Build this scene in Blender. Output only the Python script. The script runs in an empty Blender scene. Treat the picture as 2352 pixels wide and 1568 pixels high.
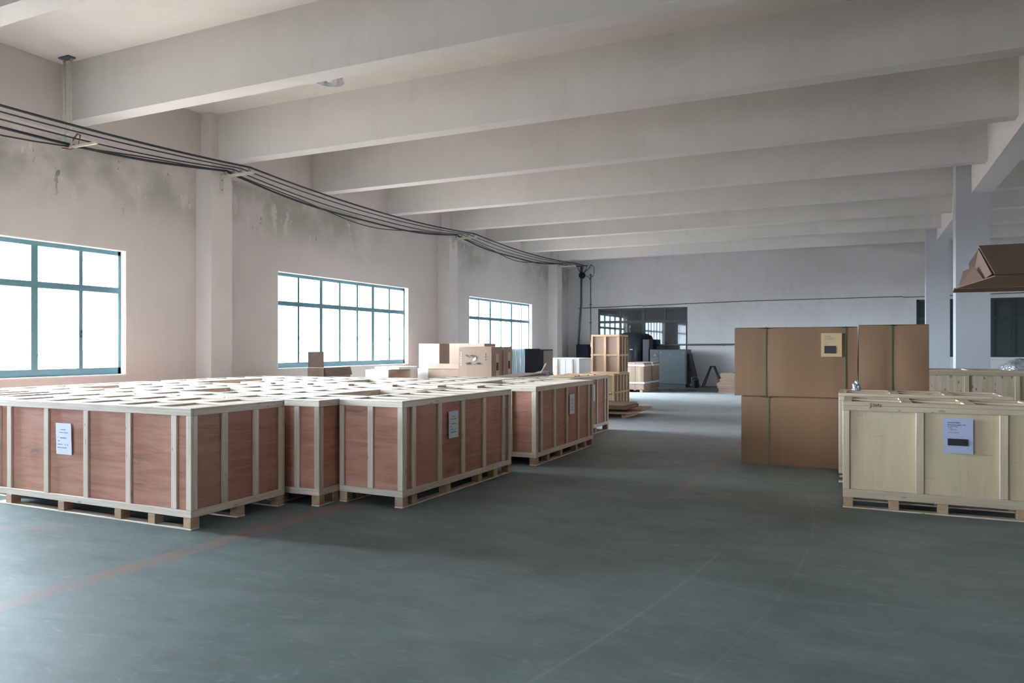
import bpy, bmesh, math, random
from mathutils import Vector, Matrix, noise
random.seed(7)
C = bpy.context.scene.collection
SC = bpy.context.scene
PI = math.pi

# ------------------------------------------------------------------ camera
H = 1.62
cam = bpy.data.objects.new('camera', bpy.data.cameras.new('camera'))
C.objects.link(cam)
cam.location = (0, 0, H)
cam.rotation_euler = (PI / 2, 0, 0.437)
cam.data.sensor_width = 36
cam.data.lens = 36 * 1701.4 / 2352
cam.data.shift_y = 12.7 / 2352
cam.data.clip_end = 300
SC.camera = cam

# ------------------------------------------------------------------ daylight
W = bpy.data.worlds.new('overcast_sky'); SC.world = W
W.use_nodes = True
nt = W.node_tree; nt.nodes.clear()
wo = nt.nodes.new('ShaderNodeOutputWorld'); bg = nt.nodes.new('ShaderNodeBackground')
bg.inputs[0].default_value = (0.88, 0.95, 1.10, 1)
# overcast sky, a little brighter overhead
tcw = nt.nodes.new('ShaderNodeTexCoord'); sxw = nt.nodes.new('ShaderNodeSeparateXYZ')
mrw = nt.nodes.new('ShaderNodeMapRange'); mrw.inputs[1].default_value = 0; mrw.inputs[2].default_value = 1
mrw.inputs[3].default_value = 10.0; mrw.inputs[4].default_value = 15.0
nt.links.new(tcw.outputs['Generated'], sxw.inputs[0]); nt.links.new(sxw.outputs[2], mrw.inputs[0])
# the veiled low sun makes a broad bright patch in the sky on the window side
nrw = nt.nodes.new('ShaderNodeVectorMath'); nrw.operation = 'NORMALIZE'
dtw = nt.nodes.new('ShaderNodeVectorMath'); dtw.operation = 'DOT_PRODUCT'
dtw.inputs[1].default_value = Vector((-.96, -.12, .20)).normalized()
mxw = nt.nodes.new('ShaderNodeMath'); mxw.operation = 'MAXIMUM'; mxw.inputs[1].default_value = 0
pww = nt.nodes.new('ShaderNodeMath'); pww.operation = 'POWER'; pww.inputs[1].default_value = 9
mlw = nt.nodes.new('ShaderNodeMath'); mlw.operation = 'MULTIPLY_ADD'; mlw.inputs[1].default_value = 72
nt.links.new(tcw.outputs['Generated'], nrw.inputs[0]); nt.links.new(nrw.outputs[0], dtw.inputs[0])
nt.links.new(dtw.outputs['Value'], mxw.inputs[0]); nt.links.new(mxw.outputs[0], pww.inputs[0])
nt.links.new(pww.outputs[0], mlw.inputs[0]); nt.links.new(mrw.outputs[0], mlw.inputs[2])
nt.links.new(mlw.outputs[0], bg.inputs[1])
nt.links.new(bg.outputs[0], wo.inputs[0])
SC.view_settings.view_transform = 'Standard'
SC.view_settings.look = 'None'
SC.view_settings.gamma = 1
SC.view_settings.use_curve_mapping = False
SC.view_settings.exposure = 1.1
cy = SC.cycles
cy.use_denoising = True
cy.max_bounces = 14; cy.diffuse_bounces = 8; cy.glossy_bounces = 4
cy.transparent_max_bounces = 12
cy.sample_clamp_indirect = 6
cy.caustics_reflective = False; cy.caustics_refractive = False

WINZ0, WINZ1 = 1.12, 3.33
LEFT_WINDOWS = [(-5.4, -2.2), (3.72, 9.04), (12.84, 18.17), (21.88, 27.15)]
UNSEEN_RIGHT_WINDOWS = [(12.84, 18.17), (21.88, 27.15)]  # unseen windows, placed for the light they let in from the right
FRONT_LIGHT_OPENING = (-10.6, -3.6, 0.5, 3.1)      # unseen opening added behind the camera to light the faces turned to it
XL, XR, YB, YF = -11.8, 16.2, 31.2, -9.6
CEIL, BEAMB = 6.19, 5.248
def portal(x, y0, y1, sgn):
    l = bpy.data.lights.new('window_portal', 'AREA'); l.shape = 'RECTANGLE'
    l.size = WINZ1 - WINZ0; l.size_y = y1 - y0
    l.cycles.is_portal = True
    o = bpy.data.objects.new('window_portal', l); C.objects.link(o)
    o.location = (x, (y0 + y1) / 2, (WINZ0 + WINZ1) / 2)
    o.rotation_euler = (0, -sgn * PI / 2, 0)
for a, b in LEFT_WINDOWS: portal(XL - 0.26, a, b, 1)
for a, b in UNSEEN_RIGHT_WINDOWS: portal(XR + 0.26, a, b, -1)
l = bpy.data.lights.new('front_light_portal', 'AREA'); l.shape = 'RECTANGLE'; l.cycles.is_portal = True
l.size = FRONT_LIGHT_OPENING[1]-FRONT_LIGHT_OPENING[0]; l.size_y = FRONT_LIGHT_OPENING[3]-FRONT_LIGHT_OPENING[2]
o = bpy.data.objects.new('front_light_portal', l); C.objects.link(o)
o.location = ((FRONT_LIGHT_OPENING[0]+FRONT_LIGHT_OPENING[1])/2, YF-.27, (FRONT_LIGHT_OPENING[2]+FRONT_LIGHT_OPENING[3])/2); o.rotation_euler = (PI/2, 0, PI)

# ------------------------------------------------------------------ material helpers
class N:
    def __init__(s, name):
        s.m = bpy.data.materials.new(name); s.m.use_nodes = True
        s.t = s.m.node_tree; s.p = s.t.nodes['Principled BSDF']
    def n(s, typ, **kw):
        x = s.t.nodes.new(typ)
        for k, v in kw.items(): setattr(x, k, v)
        return x
    def l(s, a, b): s.t.links.new(a, b)
    def set(s, i, v):
        if isinstance(v, (int, float, tuple, list)): i.default_value = v
        else: s.l(v, i)
    def math(s, op, a, b=0.5, c=None, clamp=False):
        x = s.n('ShaderNodeMath', operation=op); x.use_clamp = clamp
        s.set(x.inputs[0], a); s.set(x.inputs[1], b)
        if c is not None: s.set(x.inputs[2], c)
        return x.outputs[0]
    def mix(s, f, a, b, typ='MIX'):
        x = s.n('ShaderNodeMix', data_type='RGBA', blend_type=typ)
        s.set(x.inputs[0], f)
        s.set(x.inputs[6], (*a, 1) if isinstance(a, tuple) else a)
        s.set(x.inputs[7], (*b, 1) if isinstance(b, tuple) else b)
        return x.outputs[2]
    def noise(s, vec, scale, detail=4, rough=.55, dist=0):
        x = s.n('ShaderNodeTexNoise'); s.l(vec, x.inputs['Vector'])
        x.inputs['Scale'].default_value = scale; x.inputs['Detail'].default_value = detail
        x.inputs['Roughness'].default_value = rough; x.inputs['Distortion'].default_value = dist
        return x.outputs['Fac']
    def ramp(s, f, a, b):
        x = s.n('ShaderNodeMapRange', clamp=True, interpolation_type='SMOOTHSTEP'); s.l(f, x.inputs[0])
        x.inputs[1].default_value = a; x.inputs[2].default_value = b
        return x.outputs[0]
    def mapping(s, vec, sc=(1, 1, 1), loc=(0, 0, 0)):
        x = s.n('ShaderNodeMapping'); s.l(vec, x.inputs[0])
        x.inputs['Scale'].default_value = sc; x.inputs['Location'].default_value = loc
        return x.outputs[0]
    def objc(s, rnd=True):
        tc = s.n('ShaderNodeTexCoord').outputs['Object']
        if not rnd: return tc
        oi = s.n('ShaderNodeObjectInfo').outputs['Random']
        k = s.math('MULTIPLY', oi, 37.0)
        v = s.n('ShaderNodeVectorMath', operation='ADD'); s.l(tc, v.inputs[0]); s.l(k, v.inputs[1])
        return v.outputs[0]
    def rnd(s): return s.n('ShaderNodeObjectInfo').outputs['Random']
    def pos(s): return s.n('ShaderNodeNewGeometry').outputs['Position']
    def xyz(s, vec):
        x = s.n('ShaderNodeSeparateXYZ'); s.l(vec, x.inputs[0]); return x.outputs
    def bump(s, h, strength=.2, dist=.01):
        x = s.n('ShaderNodeBump'); s.l(h, x.inputs['Height'])
        x.inputs['Strength'].default_value = strength; x.inputs['Distance'].default_value = dist
        s.l(x.outputs[0], s.p.inputs['Normal'])
    def base(s, col): s.set(s.p.inputs['Base Color'], (*col, 1) if isinstance(col, tuple) else col)
    def rough(s, v): s.set(s.p.inputs['Roughness'], v)

def plain(name, col, rough=.6, metal=0, spec=.5):
    a = N(name); a.base(col); a.rough(rough); a.p.inputs['Metallic'].default_value = metal
    a.p.inputs['Specular IOR Level'].default_value = spec
    v = a.noise(a.objc(), 3, 3)
    a.base(a.mix(a.math('MULTIPLY', v, .25), col, tuple(c * .7 for c in col)))
    return a.m

def wood(name, light, dark, grain=(1.2, 22, 22), knots=True, contrast=.55):
    a = N(name); v = a.objc()
    g = a.noise(a.mapping(v, grain), 1.6, 6, .6, .8)
    b = a.noise(v, 1.4, 3)
    c = a.mix(a.ramp(g, .32, .72), dark, light)
    c = a.mix(a.math('MULTIPLY', a.ramp(b, .4, .75), .35), c, tuple(x * .78 for x in light))
    tint = a.math('MULTIPLY_ADD', a.rnd(), contrast * .5, 1 - contrast * .25)
    x = a.n('ShaderNodeHueSaturation'); a.l(c, x.inputs['Color']); a.l(tint, x.inputs['Value']); c = x.outputs[0]
    if knots:
        vo = a.n('ShaderNodeTexVoronoi'); a.l(a.mapping(v, (2.2, 7, 7)), vo.inputs['Vector']); vo.inputs['Scale'].default_value = 1.3
        kn = a.math('SUBTRACT', 1, a.ramp(vo.outputs['Distance'], .05, .13))
        c = a.mix(a.math('MULTIPLY', kn, .6), c, tuple(x * .42 for x in dark))
    if knots:
        nd = a.n('ShaderNodeTexVoronoi'); a.l(a.mapping(v, (5, 14, 14)), nd.inputs['Vector']); nd.inputs['Scale'].default_value = 1.0
        c = a.mix(a.math('MULTIPLY', a.math('SUBTRACT', 1, a.ramp(nd.outputs['Distance'], .05, .09)), .7), c, (.10, .08, .07))
    a.base(c); a.rough(.5); a.p.inputs['Specular IOR Level'].default_value = .5
    a.bump(g, .15, .003)
    return a.m

def plywood(name, c1, c2, c3, streak=(.5, .5, 6)):
    a = N(name); v = a.objc()
    g = a.noise(a.mapping(v, streak), 2.0, 6, .62, 1.2)
    f = a.noise(a.mapping(v, tuple(k * 9 for k in streak)), 1.5, 4)
    b = a.noise(v, .9, 3)
    c = a.mix(a.ramp(g, .3, .7), c1, c2)
    c = a.mix(a.math('MULTIPLY', a.ramp(b, .45, .7), .6), c, c3)
    c = a.mix(a.math('MULTIPLY', a.ramp(f, .5, .75), .3), c, tuple(x * .7 for x in c1))
    d = a.noise(a.mapping(v, (1.2, 1.2, 9), (4, 4, 4)), 1.1, 4, .6, .6)
    c = a.mix(a.math('MULTIPLY', a.ramp(d, .61, .72), .5), c, (.13, .10, .10))
    q = a.noise(a.mapping(v, (1.5, 1.5, .5), (7, 7, 7)), 1.0, 3)
    c = a.mix(a.math('MULTIPLY', a.ramp(q, .48, .62), .35), c, tuple(x * 1.3 for x in c2))
    x = a.n('ShaderNodeHueSaturation'); a.l(c, x.inputs['Color'])
    a.l(a.math('MULTIPLY_ADD', a.rnd(), .22, .86), x.inputs['Value'])
    a.base(x.outputs[0]); a.rough(.5); a.p.inputs['Specular IOR Level'].default_value = .35
    return a.m

def plaster(name, base, stain, amount=.35, peel=False):
    a = N(name); p = a.pos()
    n1 = a.noise(a.mapping(p, (.35, .35, .5)), 1.3, 6, .6)
    n2 = a.noise(a.mapping(p, (2, 2, .6)), 2.0, 5, .6)
    n3 = a.noise(p, 14, 4)
    c = a.mix(a.math('MULTIPLY', a.ramp(n1, .42, .72), amount), base, stain)
    c = a.mix(a.math('MULTIPLY', a.ramp(n2, .5, .8), amount * .6), c, tuple(x * .85 for x in stain))
    if peel:
        s = a.xyz(p)
        zone = a.math('MULTIPLY', a.ramp(s[2], 3.7, 4.7), a.math('SUBTRACT', 1, a.ramp(s[2], 5.0, 5.1)))
        yy = a.noise(a.mapping(p, (0, .22, .05), (0, 3.1, 0)), 1.0, 2)
        zone = a.math('MULTIPLY', zone, a.ramp(yy, .38, .55))
        dmp = a.math('MULTIPLY', zone, a.ramp(a.noise(p, 1.3, 5), .3, .62))
        c = a.mix(a.math('MULTIPLY', dmp, .75), c, (.30, .31, .25))
        pl = a.noise(a.mapping(p, (1, 1, .45)), 3.4, 5, .65)
        hole = a.math('MULTIPLY', a.ramp(pl, .655, .675), zone)
        c = a.mix(a.math('MULTIPLY', hole, .8), c, (.13, .13, .12))
        wh = a.math('MULTIPLY', a.ramp(a.noise(a.mapping(p, (1, 1, .4), (9, 9, 9)), 3, 5), .62, .66), zone)
        c = a.mix(a.math('MULTIPLY', wh, .5), c, (.72, .73, .70))
    a.base(c); a.rough(.85); a.p.inputs['Specular IOR Level'].default_value = .2
    a.bump(a.math('ADD', n3, a.math('MULTIPLY', n2, 2)), .12, .01)
    return a.m

def cardboard(name, col, sat=1):
    a = N(name); v = a.objc()
    g = a.noise(a.mapping(v, (1, 1, .3)), 1.8, 3)
    f = a.noise(a.mapping(v, (55, 55, 1)), 1, 2)
    c = a.mix(a.math('MULTIPLY', a.ramp(g, .35, .7), .3), col, tuple(x * .8 for x in col))
    c = a.mix(a.math('MULTIPLY', a.ramp(f, .4, .8), .12), c, tuple(x * .7 for x in col))
    pn = a.noise(a.mapping(v, (2.6, 2.6, .12)), 1.0, 1)
    c = a.mix(a.math('MULTIPLY', a.ramp(pn, .50, .53), .16), c, tuple(x * .62 for x in col))
    c = a.mix(a.math('MULTIPLY', a.ramp(pn, .40, .38), .18), c, tuple(min(1, x * 1.35) for x in col))
    x = a.n('ShaderNodeHueSaturation'); a.l(c, x.inputs['Color'])
    a.l(a.math('MULTIPLY_ADD', a.rnd(), .16, .92), x.inputs['Value'])
    a.base(x.outputs[0]); a.rough(.75); a.p.inputs['Specular IOR Level'].default_value = .25
    a.bump(f, .05, .003)
    return a.m

def floor_material():
    a = N('painted_floor'); p = a.pos(); s = a.xyz(p)
    n1 = a.noise(a.mapping(p, (1, 1, 1)), .55, 6, .62)
    n2 = a.noise(a.mapping(p, (.8, 1.9, 1)), 1.9, 7, .68, .7)
    n3 = a.noise(a.mapping(p, (1.0, 1.8, 1)), 8, 5, .65)
    c = a.mix(a.ramp(n1, .38, .62), (.134, .170, .164), (.172, .216, .214))
    c = a.mix(a.math('MULTIPLY', a.ramp(n2, .45, .75), .30), c, (.27, .29, .30))
    c = a.mix(a.math('MULTIPLY', a.ramp(n2, .50, .28), .40), c, (.100, .122, .116))
    n4 = a.noise(a.mapping(p, (1, 2.6, 1)), 3.2, 6, .72, 1.2)
    c = a.mix(a.math('MULTIPLY', a.ramp(n4, .54, .74), .38), c, (.32, .35, .37))
    c = a.mix(a.math('MULTIPLY', a.ramp(n3, .55, .75), .25), c, (.33, .35, .36))
    far_light_tint = a.math('MULTIPLY', a.ramp(a.math('ADD', s[1], a.math('MULTIPLY', n1, 3.0)), 11.5, 16.5), a.ramp(n4, .1, .6))  # far floor paled in its colour to stand in for missing window light
    c = a.mix(a.math('MULTIPLY', far_light_tint, .8), c, (.46, .49, .50))
    w = a.noise(p, 5, 5, .7)
    def band(u, c0, hw):   # 1 inside |u-c0|<hw
        d = a.math('ABSOLUTE', a.math('SUBTRACT', u, c0))
        d = a.math('ADD', d, a.math('MULTIPLY', a.math('SUBTRACT', w, .5), .03))
        return a.math('SUBTRACT', 1, a.ramp(d, hw - .012, hw + .012))
    def rng(u, lo, hi, e=.1):
        return a.math('MULTIPLY', a.ramp(u, lo - e, lo + e), a.math('SUBTRACT', 1, a.ramp(u, hi - e, hi + e)))
    xx = a.math('SUBTRACT', s[0], a.math('MULTIPLY', a.math('SUBTRACT', s[1], 4), .035))
    l1 = a.math('MULTIPLY', band(xx, -4.83, .10), rng(s[1], -3, 7.5, .5))
    l1 = a.math('MULTIPLY', l1, a.math('MULTIPLY_ADD', a.ramp(w, .62, .40), .55, .35))
    l2 = a.math('MULTIPLY', band(s[0], -1.78, .075), rng(s[1], 8.1, 14.5))
    l3 = a.math('MULTIPLY', band(s[1], 8.18, .07), rng(s[0], -1.8, 0.2))
    l23 = a.math('MULTIPLY', a.math('MAXIMUM', l2, l3), a.math('MULTIPLY', a.ramp(w, .68, .38), .65))
    pt = a.noise(a.mapping(p, (1.2, 1.2, 1), (2.3, .4, 0)), 1.2, 4)
    patch = a.math('MULTIPLY', a.math('MULTIPLY', rng(s[0], -7.6, -6.2, .4), rng(s[1], 3.1, 4.3, .3)), a.ramp(pt, .50, .62))
    ln = a.math('MAXIMUM', a.math('MAXIMUM', l1, l23), a.math('MULTIPLY', patch, .5))
    c = a.mix(ln, c, (.27, .195, .165))
    # long pale tyre scratches
    cx = a.math('MULTIPLY', a.math('POWER', a.math('SUBTRACT', s[1], 6.8), 2), -.035)
    sc1 = band(a.math('SUBTRACT', s[0], cx), -.36, .004)
    sc1 = a.math('MULTIPLY', sc1, rng(s[1], 3.0, 10.2, .5))
    cx2 = a.math('MULTIPLY', a.math('POWER', a.math('SUBTRACT', s[1], 7.4), 2), -.03)
    sc2 = a.math('MULTIPLY', band(a.math('SUBTRACT', s[0], cx2), -.93, .012), rng(s[1], 2.6, 6.2, .5))
    c = a.mix(a.math('MULTIPLY', a.math('MAXIMUM', sc1, sc2), .16), c, (.40, .43, .42))
    # bare dark concrete along the back wall with oily wet patches
    bk = a.ramp(a.math('ADD', s[1], a.math('MULTIPLY', w, .1)), 26.93, 27.03)
    bk = a.math('MULTIPLY', bk, a.ramp(s[0], -7.8, -7.7))
    c = a.mix(bk, c, (.075, .08, .075))
    wet = a.math('MULTIPLY', a.ramp(a.noise(a.mapping(p, (.7, 2.2, 1)), 1.0, 3), .5, .56), a.math('MULTIPLY', rng(s[0], -7.6, -4.9, .3), rng(s[1], 26.6, 30, .3)))
    c = a.mix(wet, c, (.012, .014, .014))
    a.base(c)
    r = a.math('MULTIPLY_ADD', n3, .12, .48)
    r = a.math('MULTIPLY_ADD', wet, -.3, r, True)
    a.rough(r); a.p.inputs['Specular IOR Level'].default_value = .2
    a.bump(a.math('ADD', n3, n2), .06, .006)
    return a.m

def window_glass():
    m = bpy.data.materials.new('window_glass'); m.use_nodes = True
    t = m.node_tree; t.nodes.clear()
    o = t.nodes.new('ShaderNodeOutputMaterial'); mx = t.nodes.new('ShaderNodeMixShader')
    tr = t.nodes.new('ShaderNodeBsdfTransparent'); gl = t.nodes.new('ShaderNodeBsdfGlossy')
    tr.inputs[0].default_value = (.93, .97, .97, 1); gl.inputs['Roughness'].default_value = .02
    mx.inputs[0].default_value = .06
    t.links.new(tr.outputs[0], mx.inputs[1]); t.links.new(gl.outputs[0], mx.inputs[2]); t.links.new(mx.outputs[0], o.inputs[0])
    return m

def osb():
    a = N('knotty_pale_board'); v = a.objc()
    vo = a.n('ShaderNodeTexVoronoi'); a.l(a.mapping(v, (1, 1, .6)), vo.inputs['Vector']); vo.inputs['Scale'].default_value = 13
    k = a.math('SUBTRACT', 1, a.ramp(vo.outputs['Distance'], .13, .21))
    g = a.noise(a.mapping(v, (9, 9, .6)), 1.5, 5)
    c = a.mix(a.ramp(g, .35, .7), (.52, .43, .30), (.66, .58, .44))
    c = a.mix(a.math('MULTIPLY', k, .75), c, (.16, .11, .07))
    a.base(c); a.rough(.7)
    return a.m

M = {}
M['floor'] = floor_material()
M['wall'] = plaster('left_wall_paint', (.60, .545, .52), (.48, .435, .40), .3, True)
M['column'] = plaster('column_paint', (.66, .61, .58), (.52, .48, .45), .25)
M['backwall'] = plaster('back_wall_paint', (.59, .58, .58), (.46, .44, .42), .45)
M['freecol'] = plaster('darkened_blue_grey_column', (.46, .47, .495), (.38, .385, .40), .35)  # blue-grey, darkened in colour to offset too much light from the front
M['ceiling'] = plaster('ceiling_paint', (.72, .66, .61), (.58, .52, .47), .3)
M['beam'] = plaster('beam_paint', (.65, .62, .58), (.52, .49, .45), .35)
M['reveal'] = plaster('white_window_reveal', (.82, .82, .80), (.65, .63, .60), .3)
M['frame'] = plain('teal_window_frame', (.10, .21, .25), .45)
M['darkframe'] = plain('dark_teal_window_frame', (.017, .036, .04), .45)
M['glass'] = window_glass()
M['darkglass'] = plain('dark_interior_glass', (.045, .055, .056), .03, 0, .9)
M['rail'] = wood('pale_pine_board', (.77, .69, .585), (.62, .52, .41))
M['block'] = wood('pallet_block_wood', (.52, .36, .22), (.38, .25, .15), (6, 6, 22), False)
M['ply'] = plywood('red_brown_plywood', (.43, .19, .13), (.58, .295, .215), (.58, .35, .27))
M['lidply'] = wood('pale_lid_plywood', (.75, .675, .59), (.66, .57, .48), (1, 9, 9), False)
M['pale'] = plywood('pale_plywood', (.57, .45, .29), (.64, .525, .355), (.58, .475, .33), (5, 5, .5))
M['railpale'] = wood('yellow_pine_board', (.615, .51, .37), (.50, .40, .28))
M['osb'] = osb()
M['card'] = cardboard('brown_cardboard', (.235, .138, .080))
M['card2'] = cardboard('light_brown_cardboard', (.34, .24, .175))
M['carddark'] = cardboard('greyish_cardboard', (.24, .175, .14))
M['whitecard'] = cardboard('white_cardboard', (.80, .78, .75))
M['foldcard'] = cardboard('dark_brown_folded_cardboard', (.155, .10, .07))
M['liner'] = cardboard('pinkish_brown_liner', (.38, .26, .185))
M['edge'] = plain('pale_cardboard_edge', (.55, .42, .29), .8)
M['strap'] = plain('green_plastic_strap', (.018, .075, .03), .45)
M['wstrap'] = plain('pale_plastic_strap', (.68, .66, .72), .35)
M['paper'] = plain('white_paper', (.72, .76, .86), .6)
M['paper2'] = plain('bluish_plastic_sleeve_paper', (.43, .46, .62), .3)
M['tanpaper'] = plain('tan_paper', (.52, .37, .20), .6)
M['ink'] = plain('grey_print', (.10, .11, .16), .6)
M['black'] = plain('black_print', (.012, .014, .018), .5)
M['cable'] = plain('black_cable', (.012, .014, .018), .5)
M['redcable'] = plain('red_cable', (.28, .05, .03), .5)
M['bracket'] = plain('cream_painted_steel', (.58, .54, .44), .5)
M['steel'] = plain('grey_steel', (.33, .34, .35), .35, .8)
M['lamp'] = plain('lamp_reflector_metal', (.60, .60, .58), .25, .8)
M['bulb'] = plain('lamp_glass_bulb', (.80, .80, .78), .1)
M['machine'] = plain('grey_green_machine_paint', (.058, .071, .076), .4)
M['machinedark'] = plain('dark_machine_panel', (.035, .042, .048), .4)
M['tank'] = plain('black_painted_tank', (.03, .035, .04), .3)
M['blue'] = plain('blue_emblem', (.03, .14, .33), .4)
M['wrap'] = plain('blue_stretch_film', (.50, .70, .80), .18, 0, .8)
M['film'] = plain('clear_plastic_film', (.30, .31, .35), .15, .35, .8)
M['navy'] = plain('dark_navy_panel', (.016, .021, .034), .7, 0, .15)
M['grey'] = plain('grey_panel', (.15, .15, .155), .5)
M['crate'] = wood('orange_pine_slat', (.66, .45, .27), (.52, .33, .18))
M['pipe'] = plain('grey_pipe', (.10, .11, .13), .4)
M['outside'] = plain('outdoor_dry_ground', (.50, .40, .35), .9)
M['darkground'] = plain('outdoor_dark_ground', (.20, .20, .21), .9)
M['fence'] = plain('outdoor_fence', (.60, .62, .66), .8)

# ------------------------------------------------------------------ geometry helpers
def tag(o, label=None, cat=None, group=None, kind=None):
    if label: o['label'] = label
    if cat: o['category'] = cat
    if group: o['group'] = group
    if kind: o['kind'] = kind
    return o
def empty(name, loc=(0, 0, 0), rz=0, parent=None):
    o = bpy.data.objects.new(name, None); C.objects.link(o)
    o.location = loc; o.rotation_euler = (0, 0, rz); o.empty_display_size = .2
    if parent: o.parent = parent
    return o
def mobj(name, me, mat, parent=None, loc=(0, 0, 0), rot=(0, 0, 0)):
    o = bpy.data.objects.new(name, me); C.objects.link(o)
    if mat is not None and not me.materials: me.materials.append(mat)
    o.parent = parent; o.location = loc; o.rotation_euler = rot
    return o
class MB:
    def __init__(s): s.bm = bmesh.new()
    def box(s, x0, x1, y0, y1, z0, z1, mat=0):
        v = [s.bm.verts.new(p) for p in ((x0,y0,z0),(x1,y0,z0),(x1,y1,z0),(x0,y1,z0),(x0,y0,z1),(x1,y0,z1),(x1,y1,z1),(x0,y1,z1))]
        for f in ((0,3,2,1),(4,5,6,7),(0,1,5,4),(1,2,6,5),(2,3,7,6),(3,0,4,7)):
            s.bm.faces.new([v[i] for i in f]).material_index = mat
        return s
    def hexa(s, pts, mat=0):   # 8 corner points, bottom ring then top ring
        v = [s.bm.verts.new(p) for p in pts]
        for f in ((0,3,2,1),(4,5,6,7),(0,1,5,4),(1,2,6,5),(2,3,7,6),(3,0,4,7)):
            s.bm.faces.new([v[i] for i in f]).material_index = mat
        return s
    def tube(s, pts, r, n=8, caps=True):
        pts = [Vector(p) for p in pts]; rings = []
        for i, p in enumerate(pts):
            d = (pts[min(i+1, len(pts)-1)] - pts[max(i-1, 0)]).normalized()
            up = Vector((0, 0, 1)) if abs(d.z) < .95 else Vector((1, 0, 0))
            a = d.cross(up).normalized(); b = a.cross(d).normalized()
            rr = r[i] if isinstance(r, (list, tuple)) else r
            rings.append([s.bm.verts.new(p + (a*math.cos(t)+b*math.sin(t))*rr) for t in [2*PI*k/n for k in range(n)]])
        for A, B in zip(rings, rings[1:]):
            for k in range(n): s.bm.faces.new((A[k], A[(k+1) % n], B[(k+1) % n], B[k])).smooth = True
        if caps:
            s.bm.faces.new(rings[0][::-1]); s.bm.faces.new(rings[-1])
        return s
    def lathe(s, prof, cx=0, cy_=0, n=32):
        rings = []
        for r, z in prof:
            rings.append([s.bm.verts.new((cx + r*math.cos(2*PI*k/n), cy_ + r*math.sin(2*PI*k/n), z)) for k in range(n)])
        for A, B in zip(rings, rings[1:]):
            for k in range(n): s.bm.faces.new((A[k], A[(k+1) % n], B[(k+1) % n], B[k])).smooth = True
        for ring, fl in ((rings[0], True), (rings[-1], False)):
            try: s.bm.faces.new(ring[::-1] if fl else ring)
            except Exception: pass
        return s
    def torus(s, c, R, r, axis='y', n=24, k=8):
        c = Vector(c); pts = []
        for i in range(n + 1):
            t = 2*PI*i/n
            o = {'y': (math.cos(t), 0, math.sin(t)), 'x': (0, math.cos(t), math.sin(t)), 'z': (math.cos(t), math.sin(t), 0)}[axis]
            pts.append(c + Vector(o)*R)
        return s.tube(pts, r, k, False)
    def bevel(s, w, seg=1):
        bmesh.ops.bevel(s.bm, geom=s.bm.edges[:], offset=w, segments=seg, profile=.6, affect='EDGES'); return s
    def build(s, name, mats, parent=None, loc=(0,0,0), rot=(0,0,0)):
        me = bpy.data.meshes.new(name)
        bmesh.ops.recalc_face_normals(s.bm, faces=s.bm.faces[:])
        s.bm.to_mesh(me); s.bm.free()
        if not isinstance(mats, (list, tuple)): mats = [mats]
        for m in mats: me.materials.append(m)
        o = bpy.data.objects.new(name, me); C.objects.link(o)
        o.parent = parent; o.location = loc; o.rotation_euler = rot
        return o

CACHE = {}
def board(name, x0, x1, y0, y1, z0, z1, mat, parent=None, bev=.003):
    """a plank whose mesh runs along its own X so the grain follows its length; meshes are shared by size"""
    dx, dy, dz = round(x1-x0, 3), round(y1-y0, 3), round(z1-z0, 3)
    if dx >= dy and dx >= dz: d, rot = (dx, dy, dz), (0, 0, 0)
    elif dy >= dz: d, rot = (dy, dx, dz), (0, 0, PI/2)
    else: d, rot = (dz, dy, dx), (0, -PI/2, 0)
    key = (d, mat.name, bev)
    if key not in CACHE:
        m = MB().box(-d[0]/2, d[0]/2, -d[1]/2, d[1]/2, -d[2]/2, d[2]/2)
        if bev: m.bevel(min(bev, min(d)*.3))
        me = bpy.data.meshes.new(name); m.bm.to_mesh(me); m.bm.free(); me.materials.append(mat)
        CACHE[key] = me
    o = bpy.data.objects.new(name, CACHE[key]); C.objects.link(o)
    o.parent = parent; o.location = ((x0+x1)/2, (y0+y1)/2, (z0+z1)/2); o.rotation_euler = rot
    return o
def struct(name, mb, mat, parent=None):
    o = mb.build(name, mat, parent)
    if parent is None: o['kind'] = 'structure'
    return o

# ------------------------------------------------------------------ the building
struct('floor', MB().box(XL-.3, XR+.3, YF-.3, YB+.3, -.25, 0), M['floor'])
struct('ceiling', MB().box(XL-.3, XR+.3, YF-.3, YB+.3, CEIL, CEIL+.25), M['ceiling'])
tag(struct('outdoor_ground', MB().box(-60, XL-.32, -50, 60, -.35, -.2).box(XR+.32, 60, -50, 60, -.35, -.2), M['outside']), kind='structure')
tag(struct('outdoor_yard', MB().box(XL-.32, XR+.32, -50, YF-.32, -.35, -.2), M['darkground']), kind='structure')  # unseen ground made darker to cut light bounced onto the beams

def side_wall(name, xa, xb, wins, mat):
    m = MB(); y = YF - .3
    for a, b in wins:
        m.box(xa, xb, y, a, 0, CEIL)
        m.box(xa, xb, a, b, 0, WINZ0); m.box(xa, xb, a, b, WINZ1, CEIL)
        y = b
    m.box(xa, xb, y, YB + .3, 0, CEIL)
    return struct(name, m, mat)
side_wall('wall_left', XL-.25, XL, LEFT_WINDOWS, M['wall'])
side_wall('wall_right', XR, XR+.25, UNSEEN_RIGHT_WINDOWS, M['backwall'])
f0, f1, f2, f3 = FRONT_LIGHT_OPENING
struct('wall_front', MB().box(XL-.25, f0, YF-.25, YF, 0, CEIL).box(f1, XR+.25, YF-.25, YF, 0, CEIL).box(f0, f1, YF-.25, YF, 0, f2).box(f0, f1, YF-.25, YF, f3, CEIL), M['backwall'])
w = empty('window_10', (f0, YF, f2)); w['kind'] = 'structure'  # frame and pane of the unseen opening added for light
m = MB(); L_, H_ = f1-f0, f3-f2
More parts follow.
